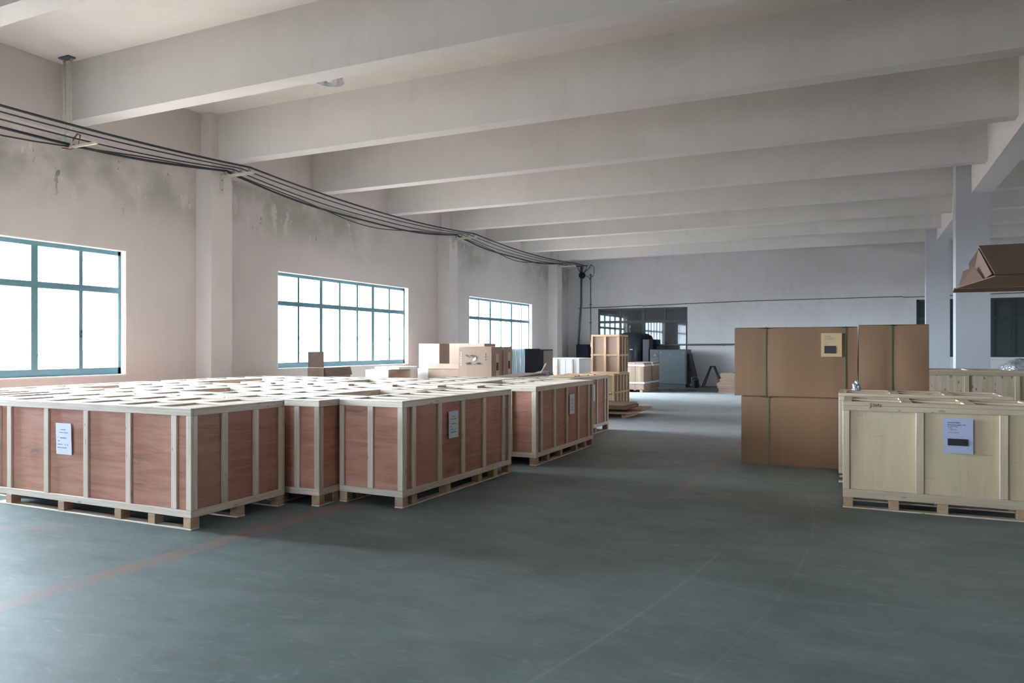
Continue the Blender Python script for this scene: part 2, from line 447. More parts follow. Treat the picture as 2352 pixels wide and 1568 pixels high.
m.box(0, L_, -.2, -.14, 0, .06).box(0, L_, -.2, -.14, H_-.06, H_).box(0, .06, -.2, -.14, 0, H_).box(L_-.06, L_, -.2, -.14, 0, H_).box(L_/2-.04, L_/2+.04, -.2, -.14, 0, H_)
m.build('window_frame', M['frame'], w)
MB().box(.05, L_-.05, -.174, -.166, .05, H_-.05).build('pane', M['glass'], w)
BW = [(-10.38, -6.47, 1.12, 3.30), (1.96, 7.2, 1.26, 3.37)]
m = MB(); x = XL - .25
for a, b, z0, z1 in BW:
    m.box(x, a, YB, YB+.25, 0, CEIL); m.box(a, b, YB, YB+.25, 0, z0); m.box(a, b, YB, YB+.25, z1, CEIL); x = b
m.box(x, XR+.25, YB, YB+.25, 0, CEIL)
struct('wall_back', m, M['backwall'])

def side_window(idx, xs, sgn, y0, y1, divs, thick, mat=M['frame']):
    """xs = inner wall plane, sgn = -1 when outside is towards -X"""
    w = empty('window_%d' % idx, (xs, y0, WINZ0)); w['kind'] = 'structure'
    L, Hh = y1 - y0, WINZ1 - WINZ0
    a, b = sorted((sgn*.13, sgn*.19))
    f = MB(); t = .055
    f.box(a, b, .01, L-.01, .02, .14).box(a, b, .01, L-.01, Hh-.085, Hh-.01).box(a, b, .01, .01+t, .03, Hh-.01).box(a, b, L-.01-t, L-.01, .03, Hh-.01)
    f.build('window_frame', mat, w)
    z0, z1 = 2.57 - WINZ0, 2.675 - WINZ0
    MB().box(a-.004, b+.004, .06, L-.06, z0, z1).bevel(.006).build('transom', mat, w)
    for d in divs:
        hw = .055 if d in thick else .034
        MB().box(a-.002, b+.002, d-hw, d+hw, .13, z0).box(a-.002, b+.002, d-hw, d+hw, z1, Hh-.06).build('mullion', mat, w)
    MB().box((a+b)/2-.004, (a+b)/2+.004, .05, L-.05, .07, Hh-.05).build('pane', M['glass'], w)
    for i, d in enumerate(divs):
        if i in (0, 3, 5):
            fx = a - .02 if sgn > 0 else b
            MB().box(fx, fx+.02, d-.012, d+.012, .66, .78).box(fx, fx+.035, d-.008, d+.008, .70, .73).build('latch', M['darkframe'], w)
    # white plaster reveal lining the opening, and a sill board
    r = MB(); q0, q1 = sorted((0, sgn*.13))
    r.box(q0, q1, 0, L, Hh-.012, Hh).box(q0, q1, 0, .012, 0, Hh).box(q0, q1, L-.012, L, 0, Hh)
    r.build('reveal', M['reveal'], w)
    MB().box(min(q0, q1) if sgn < 0 else q0, q1, 0, L, 0, .02).build('window_sill', M['reveal'], w)
    return w
D0 = [.83, 1.64, 2.36, 3.09, 3.78, 4.56]
for i, (a, b) in enumerate(LEFT_WINDOWS):
    dv = D0 if i < 3 else [.93, 1.82, 2.72, 3.62, 4.52]
    if i == 0: dv = [1.1, 2.1]
    side_window(i+1, XL, -1, a, b, dv, (dv[1], dv[3] if i == 3 else 3.78))
for i, (a, b) in enumerate(UNSEEN_RIGHT_WINDOWS):
    side_window(i+5, XR, 1, a, b, D0, (1.64, 3.78))
def back_window(idx, x0, x1, z0, z1, divs, tz):
    w = empty('window_%d' % idx, (x0, YB, z0)); w['kind'] = 'structure'
    L, Hh = x1-x0, z1-z0; t = .07
    f = MB().box(0, L, .03, .10, 0, t).box(0, L, .03, .10, Hh-t, Hh).box(0, t, .03, .10, 0, Hh).box(L-t, L, .03, .10, 0, Hh)
    f.build('window_frame', M['darkframe'], w)
    MB().box(t, L-t, .025, .105, tz-z0-.05, tz-z0+.05).build('transom', M['darkframe'], w)
    for d, hw in divs:
        MB().box(d-x0-hw, d-x0+hw, .028, .10, t, tz-z0-.05).box(d-x0-hw, d-x0+hw, .028, .10, tz-z0+.05, Hh-t).build('mullion', M['darkframe'], w)
    MB().box(t, L-t, .06, .068, t, Hh-t).build('pane', M['darkglass'], w)
    MB().box(0, L, .11, .2, 0, Hh).build('backing_panel', M['navy'], w)
    return w
back_window(8, *BW[0], [(-9.37, .03), (-8.36, .06), (-7.42, .03)], 2.71)
wb = back_window(9, *BW[1], [(3.1, .04), (4.35, .06), (5.0, .03), (6.1, .04)], 2.66)
MB().box(0, 5.24, -.05, .03, -.09, 0).build('window_sill', M['backwall'], wb)

# columns on the left wall, free columns, the longitudinal girder
for i, y in enumerate((-8.0, 1.32, 10.57, 19.82, 28.86)):
    struct('trim_%d' % (i+1), MB().box(XL, XL+.41, y, y+.53, 0, CEIL), M['column'])
n = 6
COLS = [(1.0, .55), (10.2, .5), (19.2, .52), (27.15, .52)]
for y, d in COLS:
    struct('trim_%d' % n, MB().box(1.98, 2.64, y, y+d, 0, CEIL), M['freecol']); n += 1
for y in (-8.0, 1.32, 10.57, 19.82, 28.98):
    struct('trim_%d' % n, MB().box(XR-.41, XR, y, y+.53, 0, CEIL), M['column']); n += 1
# ring beam over the left windows
struct('trim_%d' % n, MB().box(XL, XL+.13, YF, YB, 5.10, CEIL), M['wall']); n += 1
GX0, GX1, GZ = 2.28, 2.69, 5.03
struct('trim_%d' % n, MB().box(GX0, GX1, YF, YB, GZ, CEIL), M['beam']); n += 1
BY = [-7.4, -4.3, -1.3, 1.75, 4.85, 7.779, 10.745, 13.865, 16.943, 20.029, 22.881, 25.788, 29.05]
for y in BY:
    m = MB().box(XL+.1, GX0+.02, y, y+.30, BEAMB, CEIL)
    m2 = MB().box(GX1-.02, XR, y, y+.30, BEAMB, CEIL)
    struct('trim_%d' % n, m, M['beam']); n += 1
    struct('trim_%d' % n, m2, M['beam']); n += 1
struct('baseboard_left', MB().box(XL, XL+.015, YF, YB, 0, .12), M['backwall'])
# distant low fence outdoors, seen faintly through the panes
fence = MB()
for k in range(70): fence.box(-31, -30.9, -10+k*.9, -9.65+k*.9, -.2, 1.5)
fence.box(-31.02, -30.88, -10, 53, 1.2, 1.32)
tag(fence.build('outdoor_fence', M['fence']), 'pale boarded fence standing far outside the left windows', 'fence')

# ------------------------------------------------------------------ crates
def crate(label, x0, x1, y0, y1, h=1.077, rz=0, pivot=None, name='wooden_crate', sty='red', lid_gap=None,
          blocks=None, cells=.41, mid=False, papers=(), group='red plywood crates packed below the windows', ph=.108, nb=None):
    """box crate on a pallet, drawn in local metres from its centre"""
    W2, L2 = (x1-x0)/2, (y1-y0)/2
    rail, panel = (M['rail'], M['ply']) if sty == 'red' else (M['railpale'], M['pale'] if sty == 'pale' else M['osb'])
    px, py = (x1 if pivot is None else pivot[0]), (y0 if pivot is None else pivot[1])
    cx, cy_ = (x0+x1)/2, (y0+y1)/2
    if rz:
        v = Matrix.Rotation(rz, 2) @ Vector((cx-px, cy_-py)); cx, cy_ = px+v.x, py+v.y
    t = empty(name, (cx, cy_, 0), rz)
    tag(t, label, 'crate', group)
    th = .025; lt = .015 if sty == 'red' else .036                     # side board and lid board thickness
    z0, z1 = ph, h
    MB().box(-W2+th, W2-th, -L2+th, L2-th, z0+.005, z1-.045).build('plywood_body', panel, t)
    MB().box(-W2+th, W2-th, -L2+th, L2-th, z1-.045, z1-lt-.001).build('lid_panel', M['lidply'] if sty == 'red' else panel, t)
    rw = .064 if sty == 'red' else .085
    for s in (-1, 1):
        ya, yb = sorted((s*(L2-th), s*L2)); xa, xb = sorted((s*(W2-th), s*W2))
        e = th + .001
        board('top_rail', -W2, W2, ya, yb, z1-rw-.003, z1-lt-.0005, rail, t)
        board('bottom_rail', -W2, W2, ya, yb, z0, z0+rw, rail, t)
        board('top_rail', xa, xb, -L2+e, L2-e, z1-rw-.003, z1-lt-.0005, rail, t)
        board('bottom_rail', xa, xb, -L2+e, L2-e, z0, z0+rw, rail, t)
        za, zb = z0+rw+.001, z1-rw-.004
        for s2 in (-1, 1):
            xa2, xb2 = sorted((s2*(W2-.062), s2*W2))
            board('corner_post', xa2, xb2, ya, yb, za, zb, rail, t)
            ya2, yb2 = sorted((s2*(L2-.075), s2*(L2-e)))
            board('corner_post', xa, xb, ya2, yb2, za, zb, rail, t)
        def bats(Lx, forced=None):
            full = 2*Lx
            if forced is not None: return forced
            if full > 2.0: return [(-2+k)*(full-.42)/4 for k in range(5)]
            k = 1 if full < .95 else 2
            return [full*((i+1)/(k+1)-.5) for i in range(k)]
        for p in bats(W2, nb): board('batten', p-.034, p+.034, ya, yb, za, zb, rail, t)
        for p in bats(L2): board('batten', xa, xb, p-.034, p+.034, za, zb, rail, t)
    # lid frame: rim boards and cross battens, plywood shows in the recessed cells
    zt0, zt1 = z1-lt, z1
    rb = .085
    long_y = L2 >= W2
    for s in (-1, 1):
        ya, yb = sorted((s*(L2-rb), s*L2)); board('lid_rim', -W2, W2, ya, yb, zt0, zt1, rail, t)
        xa, xb = sorted((s*(W2-rb), s*W2)); board('lid_rim', xa, xb, -L2+rb+.001, L2-rb-.001, zt0, zt1, rail, t)
    LL, WW = (L2, W2) if long_y else (W2, L2)
    k = max(1, round((2*LL-rb)/cells))
    bars = [-LL+rb/2+(2*LL-rb)*(i/k) for i in range(1, k)]
    if mid:
        q = rb*.6
        if long_y: board('lid_slat', -q, q, -L2+rb+.001, L2-rb-.001, zt0, zt1, rail, t)
        else: board('lid_slat', -W2+rb+.001, W2-rb-.001, -q, q, zt0, zt1, rail, t)
    for p in bars:
        segs = [(-WW+rb+.001, WW-rb-.001)] if not mid else [(-WW+rb+.001, -rb*.6-.001), (rb*.6+.001, WW-rb-.001)]
        for a, b in segs:
            if long_y: board('lid_slat', a, b, p-.05, p+.05, zt0, zt1, rail, t)
            else: board('lid_slat', p-.05, p+.05, a, b, zt0, zt1, rail, t)
    # pallet: blocks on thin skids
    bl = blocks or [0.05, .33*2*LL, .66*2*LL, 2*LL-.05]
    rows = [-WW+.05, WW-.05] if WW < .45 else [-WW+.05, 0, WW-.05]
    for r in rows:
        if long_y: board('skid_board', r-.05, r+.05, -LL, LL, 0, .014, M['rail'], t)
        else: board('skid_board', -LL, LL, r-.05, r+.05, 0, .014, M['rail'], t)
        for b in bl:
            p = (LL-b) if not long_y else (-LL+b)
            bw = .045
            if long_y: board('pallet_block', r-.05, r+.05, p-bw, p+bw, .0145, ph-.001, M['block'], t)
            else: board('pallet_block', p-bw, p+bw, r-.05, r+.05, .0145, ph-.001, M['block'], t)
    for f in papers: f(t, W2, L2)
    return t

def printed(parent, lines, w, h, origin, ux, mat=M['ink'], off=.0015):
    """rows of illegible small print, one part per row; origin = lower-left corner of the sheet, ux = its horizontal unit"""
    o, ux = Vector(origin), Vector(ux); nrm = ux.cross(Vector((0, 0, 1)))
    for (u0, u1, v0, v1) in lines:
        m = MB(); N_ = max(4, int((u1-u0)*w/.004)); top, bot = [], []
        for k in range(N_+1):      # one ragged continuous strip, like small type seen from afar
            u = u0+(u1-u0)*k/N_; hh = (v1-v0)*random.uniform(.35, 1)
            c = (v0+v1)/2
            top.append(m.bm.verts.new(o + ux*(w*u) + Vector((0, 0, h*(c+hh/2))) + nrm*off)); bot.append(m.bm.verts.new(o + ux*(w*u) + Vector((0, 0, h*(c-hh/2))) + nrm*off))
        for k in range(N_): m.bm.faces.new((bot[k], bot[k+1], top[k+1], top[k]))
        m.build('printed_line', mat, parent)
def sheet(parent, name, origin, ux, w, h, mat, th=.002, tilt=0):
    o, ux = Vector(origin), Vector(ux); nrm = ux.cross(Vector((0, 0, 1)))
    m = MB(); nx, nz = 6, 6
    g = [[m.bm.verts.new(o + ux*(w*i/nx + tilt*j/nz) + Vector((0, 0, h*j/nz)) + nrm*(th*.5+.0007*math.sin(i*1.3+j*2.1))) for i in range(nx+1)] for j in range(nz+1)]
    for j in range(nz):
        for i in range(nx): m.bm.faces.new((g[j][i], g[j][i+1], g[j+1][i+1], g[j+1][i]))
    ob = m.build(name, mat, parent)
    so = ob.modifiers.new('thickness', 'SOLIDIFY'); so.thickness = th; so.offset = -1
    return ob
LN = [(.30, .62, .78, .81), (.22, .76, .69, .715), (.10, .17, .53, .55), (.27, .70, .515, .545), (.12, .24, .41, .45), (.12, .42, .31, .335), (.58, .63, .29, .34), (.72, .80, .30, .33), (.12, .72, .20, .23)]
def paperA(t, W2, L2):
    o = (-7.165 - (-6.735), -L2-.0005, .568)
    p = sheet(t, 'shipping_label', o, (1, 0, 0), .23, .305, M['paper'], .002, -.012)
    tag(p, 'white printed sheet'); printed(p, LN, .23, .305, (o[0], o[1]-.003, o[2]), (1, 0, 0))
def paperSide(y, z0=.72, w=.20, h=.285):
    def f(t, W2, L2):
        o = (W2+.0005, y, z0)
        p = sheet(t, 'shipping_label', o, (0, 1, 0), w, h, M['paper'], .002)
        tag(p, 'white printed sheet'); printed(p, LN, w, h, (o[0]+.004, o[1], o[2]), (0, 1, 0))
    return f

A = crate('largest red plywood crate at front left, long side facing us with white label', -8.14, -5.33, 4.72, 5.90,
      blocks=[.05, .50, .95, 1.77, 2.60], cells=.56, mid=True, papers=(paperA,), nb=[(-2+k)*.595 for k in range(5)])
Cc = crate('red plywood crate in the middle, white label on its aisle side, end facing us', -4.94, -4.135, 6.26, 8.68, rz=-.03,
      blocks=[.05, .22, .88, 1.6, 1.99, 2.37], papers=(paperSide(-.33, .605, .205, .30),))
crate('narrow red plywood crate wedged between the two nearest labelled crates', -5.535, -4.955, 5.98, 6.80)
crate('red plywood crate with a white label, third corner along the aisle', -4.76, -3.97, 9.27, 11.66, rz=-.004,
      blocks=[.05, .45, .95, 1.6, 2.0, 2.34], papers=(paperSide(.09, .60, .21, .30),))
crate('last red plywood crate along the aisle, beside the slatted wooden crates', -5.25, -4.45, 11.72, 14.02, papers=(paperSide(.17, .62, .15, .30),))
RED = [
 ((-11.02, -8.20, 4.95, 5.90), 'red plywood crate at the left picture edge, beside the largest front crate'),
 ((-10.28, -9.62, 6.02, 8.20), 'leftmost crate of the second line, right under the near window'),
 ((-9.58, -8.94, 6.02, 6.52), 'short crate left of a gap, second line under the near window'),
 ((-9.58, -8.94, 7.22, 8.27), 'medium crate behind the gap under the right end of near window'),
 ((-8.92, -8.30, 6.00, 8.32), 'crate with pale slatted lid behind the middle of the largest front crate'),
 ((-8.28, -7.67, 5.98, 8.36), 'crate whose brown side shows beside the opening left of centre'),
 ((-7.64, -6.97, 5.98, 6.58), 'short crate in front of the opening behind the largest crate'),
 ((-7.64, -6.97, 7.41, 8.42), 'crate whose pale end shows at the far side of left opening'),
 ((-6.95, -6.27, 6.00, 8.40), 'crate right of the left opening, its slatted lid behind the front crate corner'),
 ((-6.25, -5.56, 5.99, 8.46), 'crate whose brown side lines the big opening next to labelled middle crate'),
 ((-5.53, -4.98, 7.86, 8.60), 'crate whose pale end closes the big opening in the middle'),
 ((-10.25, -9.42, 8.48, 10.72), 'crate against the left wall, just before the first wall column'),
 ((-9.38, -8.76, 9.82, 10.80), 'short crate behind the brown-sided gap near the wall column'),
 ((-8.73, -8.11, 8.68, 10.90), 'crate in the third line behind the small square gap'),
 ((-8.09, -7.46, 8.74, 10.95), 'crate in front of the open carton, its lid in the third line'),
 ((-7.42, -6.76, 8.82, 9.35), 'short crate before the opening below the middle window'),
 ((-7.44, -6.80, 10.27, 11.05), 'short crate behind the opening below the middle window'),
 ((-6.74, -6.06, 8.91, 10.99), 'crate in the third line in front of the low white box'),
 ((-6.04, -5.35, 9.00, 10.99), 'crate in the third line in front of the tall cartons'),
 ((-5.31, -4.80, 9.14, 9.90), 'short crate just left of the aisle crate with a label, before a gap'),
 ((-5.28, -4.80, 10.92, 11.66), 'short crate behind the triangular gap near the dark sheet'),
 ((-6.77, -6.12, 11.03, 12.02), 'short crate right in front of the big carton with handwriting'),
 ((-6.09, -5.38, 11.02, 13.40), 'crate that carries the dark sheet and plastic scraps'),
]
for (a, b, c, d), lb in RED:
    crate(lb, a, b, c, d, rz=random.uniform(-.006, .006), pivot=((a+b)/2, (c+d)/2))

# right-hand pale crates
def paperR(t, W2, L2):
    x = .743 - .71
    p = sheet(t, 'plastic_sleeve_label', (x, -L2-.001, .605), (1, 0, 0), .245, .335, M['paper2'], .003)
    tag(p, 'bluish printed sheet in a plastic sleeve')
    o = (x, -L2-.007, .605)
    printed(p, [(.14, .56, .86, .89), (.14, .74, .80, .825), (.14, .50, .755, .775), (.14, .30, .715, .73), (.2, .44, .67, .685), (.14, .52, .585, .60)], .245, .335, o, (1, 0, 0))
    m = MB(); m.box(x+.035, x+.205, -L2-.0085, -L2-.007, .605+.075, .605+.14); m.build('dark_printed_block', M['black'], p)
R1 = crate('pale yellow plywood crate at right, handwriting on its top rail and bluish label', -.14, 1.56, 8.20, 9.12, h=1.07, sty='pale',
      group='pale plywood crates at the right', cells=.58, mid=True, papers=(paperR,), blocks=[1.65, 1.24, .82, .18], nb=[-.165, .525])
crate('pale plywood crate standing behind the crate with handwriting at right', -.21, 1.55, 9.70, 10.60, h=1.07, sty='pale',
      group='pale plywood crates at the right', cells=.58, mid=True, blocks=[1.65, 1.24, .82, .18], nb=[-.165, .525])
crate('wide crate of knotty pale boards behind the tall cartons, plastic heap on top', .98, 3.1, 14.2, 15.3, h=1.24, sty='osb', name='wooden_crate',
      group='pale plywood crates at the right', cells=.6, nb=[-.42, .28])
# handwriting "3 sets" on the top rail of the near right crate
def strokes(parent, name, paths, org, s, ux, mat, r=.0028):
    m = MB(); o = Vector(org); ux = Vector(ux)
    for p in paths:
        m.tube([o + ux*(a*s) + Vector((0, 0, b*s)) for a, b in p], r, 5)
    return m.build(name, mat, parent)
HW = [[(0, 1), (.45, 1.05), (.5, .85), (.2, .6), (.5, .45), (.45, .1), (.05, -.15), (0, -.3)],
      [(1.35, .95), (1.05, .95), (1.0, .65), (1.3, .5), (1.25, .2), (.95, .15)],
      [(1.6, .5), (1.85, .55), (1.8, .75), (1.6, .7), (1.55, .4), (1.7, .2), (1.95, .25)],
      [(2.25, 1.1), (2.2, .6), (2.25, .25), (2.4, .25)], [(2.05, .75), (2.5, .8)],
      [(3.0, .75), (2.75, .75), (2.75, .55), (2.98, .4), (2.9, .1), (2.6, .05)]]
strokes(R1, 'handwriting', HW, (-.85+.245, -.462, 1.022), .034, (1, 0, 0), M['black'], .0024)

# ------------------------------------------------------------------ cartons
def carton(label, x0, x1, y0, y1, z0, z1, mat='card', straps=(), name='cardboard_box', group=None, rz=0, bulge=.012, hstraps=(), smat='strap', parts=(), cat='box', creases=(), front=None, flaps=True):
    W2, L2, Hh = (x1-x0)/2, (y1-y0)/2, z1-z0
    t = empty(name, ((x0+x1)/2, (y0+y1)/2, z0), rz); tag(t, label, cat, group)
    m = MB(); nx = max(4, int(2*W2/.08)); nz = max(4, int(Hh/.08)); ny = max(3, int(2*L2/.12))
    bmesh.ops.create_cube(m.bm, size=1)
    m.bm.free(); m.bm = bmesh.new()
    seed = random.uniform(0, 50)
    def P(u, v, w):
        x, y, z = -W2+2*W2*u, -L2+2*L2*v, Hh*w
        b = bulge*(noise.noise(Vector((x*1.7+seed, y*1.7, z*1.3)))*.9)
        if v in (0, 1):
            d = math.sin(PI*min(max(u, 0), 1))**.5*math.sin(PI*w)**.6
            pin = min([1]+[abs(x-(s-(x0+x1)/2))/.10 for s in straps])
            y += (-1 if v == 0 else 1)*((bulge*.9*d+b*d)*min(1, pin) - (.004 if pin < .3 else 0))
        if u in (0, 1):
            d = math.sin(PI*v)**.5*math.sin(PI*w)**.6
            x += (-1 if u == 0 else 1)*(bulge*.25*d+b*.5*d)
        if w == 1:
            pin = min([1]+[abs(x-(s-(x0+x1)/2))/.10 for s in straps])
            z += -.004 + b*.6*math.sin(PI*u)*math.sin(PI*v) - .010*(1-min(1, pin))
        return (x, y, z)
    vc = {}
    def V(i, j, k):
        key = (i, j, k)
        if key not in vc: vc[key] = m.bm.verts.new(P(i/nx, j/ny, k/nz))
        return vc[key]
    def face(vs, mi=0):
        f = m.bm.faces.new(vs); f.smooth = True; f.material_index = mi
    for k in range(nz):
        for i in range(nx):
            face((V(i,0,k), V(i+1,0,k), V(i+1,0,k+1), V(i,0,k+1)), 1 if front else 0); face((V(i,ny,k), V(i,ny,k+1), V(i+1,ny,k+1), V(i+1,ny,k)))
        for j in range(ny):
            face((V(0,j,k), V(0,j,k+1), V(0,j+1,k+1), V(0,j+1,k))); face((V(nx,j,k), V(nx,j+1,k), V(nx,j+1,k+1), V(nx,j,k+1)))
    for i in range(nx):
        for j in range(ny):
            face((V(i,j,nz), V(i+1,j,nz), V(i+1,j+1,nz), V(i,j+1,nz))); face((V(i,j,0), V(i,j+1,0), V(i+1,j+1,0), V(i+1,j,0)))
    for e in m.bm.edges:
        if len(e.link_faces) == 2 and e.link_faces[0].normal.length >= 0:
            pass
    m.bm.normal_update()
    for e in m.bm.edges:
        if len(e.link_faces) == 2 and e.link_faces[0].normal.angle(e.link_faces[1].normal, 0) > .7: e.smooth = False
    m.build('box_body', [M[mat]] + ([M[front]] if front else []), t)
    if flaps:      # the two top flaps meeting at a taped seam
        for s in (-1, 1):
            ya, yb = sorted((s*.003, s*(L2-.004)))
            MB().box(-W2+.004, W2-.004, ya, yb, Hh-.001, Hh+.005).build('top_flap', M[mat], t)
    for sx in straps:
        x = sx-(x0+x1)/2; w = .0065; m = MB(); q = .004 + (bulge if bulge > .025 else 0)
        ztop = Hh+.008 if flaps else Hh+.003
        m.box(x-w, x+w, -L2-q-.002, -L2-q+.002, 0, ztop).box(x-w, x+w, L2+q-.002, L2+q+.002, 0, ztop).box(x-w, x+w, -L2-q-.002, L2+q+.002, ztop-.001, ztop+.002)
        m.build('strap', M[smat], t)
    for z in hstraps:
        w = .03; g = .004+bulge; m = MB()
        m.box(-W2-g, W2+g, -L2-g-.003, -L2-g, z-w, z+w).box(W2+g, W2+g+.003, -L2-g, L2+g, z-w, z+w).box(-W2-g-.003, -W2-g, -L2-g, L2+g, z-w, z+w).box(-W2-g, W2+g, L2+g, L2+g+.003, z-w, z+w)
        m.build('strap', M['wstrap'], t)
    for f in parts: f(t, W2, L2, Hh)
    return t
def tan_label(x, z, w, h):
    def f(t, W2, L2, Hh):
        y = -L2-.020
        p = sheet(t, 'paper_label', (x, y, z), (1, 0, 0), w, h, M['tanpaper'], .003); tag(p, 'tan printed label')
        printed(p, [(.16, .5, .86, .885), (.16, .7, .78, .80), (.16, .6, .71, .73), (.2, .4, .60, .615), (.16, .3, .50, .515)], w, h, (x, y-.005, z), (1, 0, 0))
        MB().box(x+w*.16, x+w*.72, y-.0075, y-.006, z+h*.14, z+h*.46).build('dark_printed_block', M['black'], p)
    return f
big = 'large strapped cartons stacked behind the pale crates'
carton('lower large cardboard box with green strap, right edge hidden by the pale crate', -1.48, -.03, 10.75, 11.95, 0, .932, 'card', (-1.11,), group=big, parts=())
carton('lower large cardboard box standing behind the pale crates, hardly seen', 0.02, 1.05, 10.80, 12.0, 0, .932, 'card', (.4,), group=big)
carton('upper wide cardboard box with tan picture label and two green straps', -1.57, -.006, 10.75, 11.95, .944, 1.885, 'card', (-1.15, -.145), group=big, bulge=.018,
       parts=(tan_label(-.448+.788, 1.49-.944, .255, .315),))
carton('upper cardboard box at the right end of the stack with one green strap', .008, .815, 10.73, 11.9, .944, 1.905, 'card', (.40,), group=big, bulge=.02)
carton('dark-sided cardboard box just behind the right end of upper stack', .30, .90, 12.05, 12.9, 0, 1.93, 'carddark', group=big)
# tall stack whose top carries the folded sheet (stack itself stands just beyond the right picture edge)
carton('lower cardboard box outside the right picture edge, below the folded sheet', 1.25, 2.25, 5.45, 6.5, 0, .99, 'card', group='cartons beyond the right picture edge')
carton('upper cardboard box outside the right picture edge, below the folded sheet', 1.25, 2.25, 5.45, 6.5, 1.0, 2.00, 'card', group='cartons beyond the right picture edge')
# folded cardboard jutting into the picture
t = empty('folded_cardboard', (.6, 5.8, 2.012)); tag(t, 'dark folded cardboard sheet jutting in at the upper right picture edge', 'cardboard')
def slab(name, a, b, c, d, th, parent, mat):
    a, b, c, d = [Vector(p) for p in (a, b, c, d)]; nrm = (b-a).cross(d-a).normalized()*th
    return MB().hexa([a, b, c, d, a+nrm, b+nrm, c+nrm, d+nrm]).build(name, mat, parent)
XE = 1.9
slab('top_face', (.20, -.15, .074), (XE, -.15, .074), (XE, .10, .295), (.141, .10, .290), .008, t, M['foldcard'])
slab('lower_face', (.0, .02, .010), (XE, -.26, .010), (XE, -.15, .070), (.20, -.15, .070), .008, t, M['foldcard'])
slab('base_sheet', (-.01, .02, .0), (XE, -.27, .0), (XE, .5, .0), (.02, .4, .0), .008, t, M['foldcard'])
slab('back_face', (.08, .4, .010), (.145, .106, .285), (XE, .106, .285), (XE, .45, .010), .008, t, M['foldcard'])
slab('curled_flap', (.02, .02, .012), (.15, -.08, .05), (.11, .04, .15), (.05, .06, .12), .005, t, M['foldcard'])
slab('inner_flap', (.10, .08, .012), (.19, -.13, .08), (.145, .09, .27), (.09, .10, .18), .006, t, M['foldcard'])

# cartons beyond the crates, along the left wall
t = carton('open brown carton with one flap up in front of the middle window', -10.49, -10.07, 12.3, 13.2, 0, 1.19, 'card2', flaps=False, group=None)
o = MB().box(-.20, .21, -.45, -.442, 1.19, 1.52).build('raised_flap', M['carddark'], t)  # backlit flap, its shade put into a darker cardboard colour
o = MB().hexa([(.21, -.44, 1.19), (.21, .44, 1.19), (.26, .44, 1.02), (.26, -.44, 1.02), (.217, -.44, 1.19), (.217, .44, 1.19), (.267, .44, 1.02), (.267, -.44, 1.02)]).build('side_flap', M['carddark'], t)
carton('low white-fronted carton with brown side standing below the middle window', -10.62, -9.97, 14.5, 15.45, 0, 1.08, 'card2', front='whitecard')
tag(MB().box(-10.5, -9.8, 14.7, 15.5, 1.088, 1.15).bevel(.01).build('white_board', M['whitecard']), 'flat white board lying on the low white-fronted carton', 'board')
m = MB().hexa([(-10.35, 16.2, 0), (-9.95, 16.2, 0), (-9.95, 16.23, 0), (-10.35, 16.23, 0), (-10.2, 16.75, 1.15), (-9.75, 16.75, 1.15), (-9.75, 16.78, 1.15), (-10.2, 16.78, 1.15)])
tag(m.build('leaning_cardboard', M['card2']), 'brown cardboard sheet leaning beside the tall white carton', 'cardboard')
carton('tall white-fronted carton with brown side left of the far window', -11.02, -10.37, 17.5, 18.05, 0, 1.71, 'card2', front='whitecard')
carton('carton with a light front behind the big handwritten carton under the far window', -10.68, -9.55, 18.6, 19.3, 0, 1.72, 'card2')
t = carton('low open carton in front of the tall white one, flaps folded out', -9.50, -8.65, 15.5, 16.2, 0, 1.10, 'card2', flaps=False)
MB().box(-.45, .44, -.375, -.358, 1.10, 1.22).box(-.45, .44, .34, .35, 1.10, 1.2).build('raised_flap', M['card2'], t)
carton('narrow white carton half hidden left of the low open carton', -9.86, -9.52, 15.6, 16.1, 0, 1.09, 'whitecard')
HWB = [[(x*.35, .5+.25*math.sin(x*2.3)), (x*.35+.14, .5+.3*math.cos(x*1.7)), (x*.35+.25, .42)] for x in range(7)]
HWC = [[(x*.4, -1.1+.25*math.cos(x*2.9)), (x*.4+.2, -1.0+.3*math.sin(x*1.1)), (x*.4+.3, -1.2)] for x in (0, 1, 2, 5, 6, 7, 8)]
def bigparts(t, W2, L2, Hh):
    strokes(t, 'handwriting', HWB + HWC, (-.24, -L2-.012, 1.36), .11, (1, 0, 0), M['ink'], .006)
    m = MB()
    for k in range(6): m.box(-.36, -.345, -L2-.012, -L2-.010, 1.2+k*.055, 1.235+k*.055); m.box(.27, .285, -L2-.012, -L2-.010, 1.32+(k % 3)*.06, 1.35+(k % 3)*.06)
    m.hexa([(-.06, -L2-.013, 1.30), (.03, -L2-.013, 1.33), (.03, -L2-.011, 1.33), (-.06, -L2-.011, 1.30), (-.03, -L2-.013, 1.37), (.03, -L2-.013, 1.40), (.03, -L2-.011, 1.40), (-.03, -L2-.011, 1.37)])
    m.build('white_marks', M['whitecard'], t)
def side_tag(y, z):
    def f(t, W2, L2, Hh):
        p = sheet(t, 'paper_label', (W2+.012, y, z), (0, 1, 0), .17, .5, M['tanpaper'], .003); tag(p, 'tan printed label')
        MB().box(W2+.015, W2+.018, y+.03, y+.13, z+.12, z+.30).build('dark_printed_block', M['black'], p)
    return f
two = 'tall handwritten cartons beside the wrapped cabinet'
carton('big brown carton with handwriting on its front under the far window', -8.25, -7.42, 14.8, 15.34, 0, 1.62, 'card2', parts=(bigparts, side_tag(-.08, .97)), bulge=.006, group=two)
carton('second tall carton right behind the handwritten one, tan label on its side', -8.22, -7.40, 15.40, 15.84, 0, 1.63, 'card2', parts=(side_tag(-.05, 1.0),), bulge=.006, group=two)
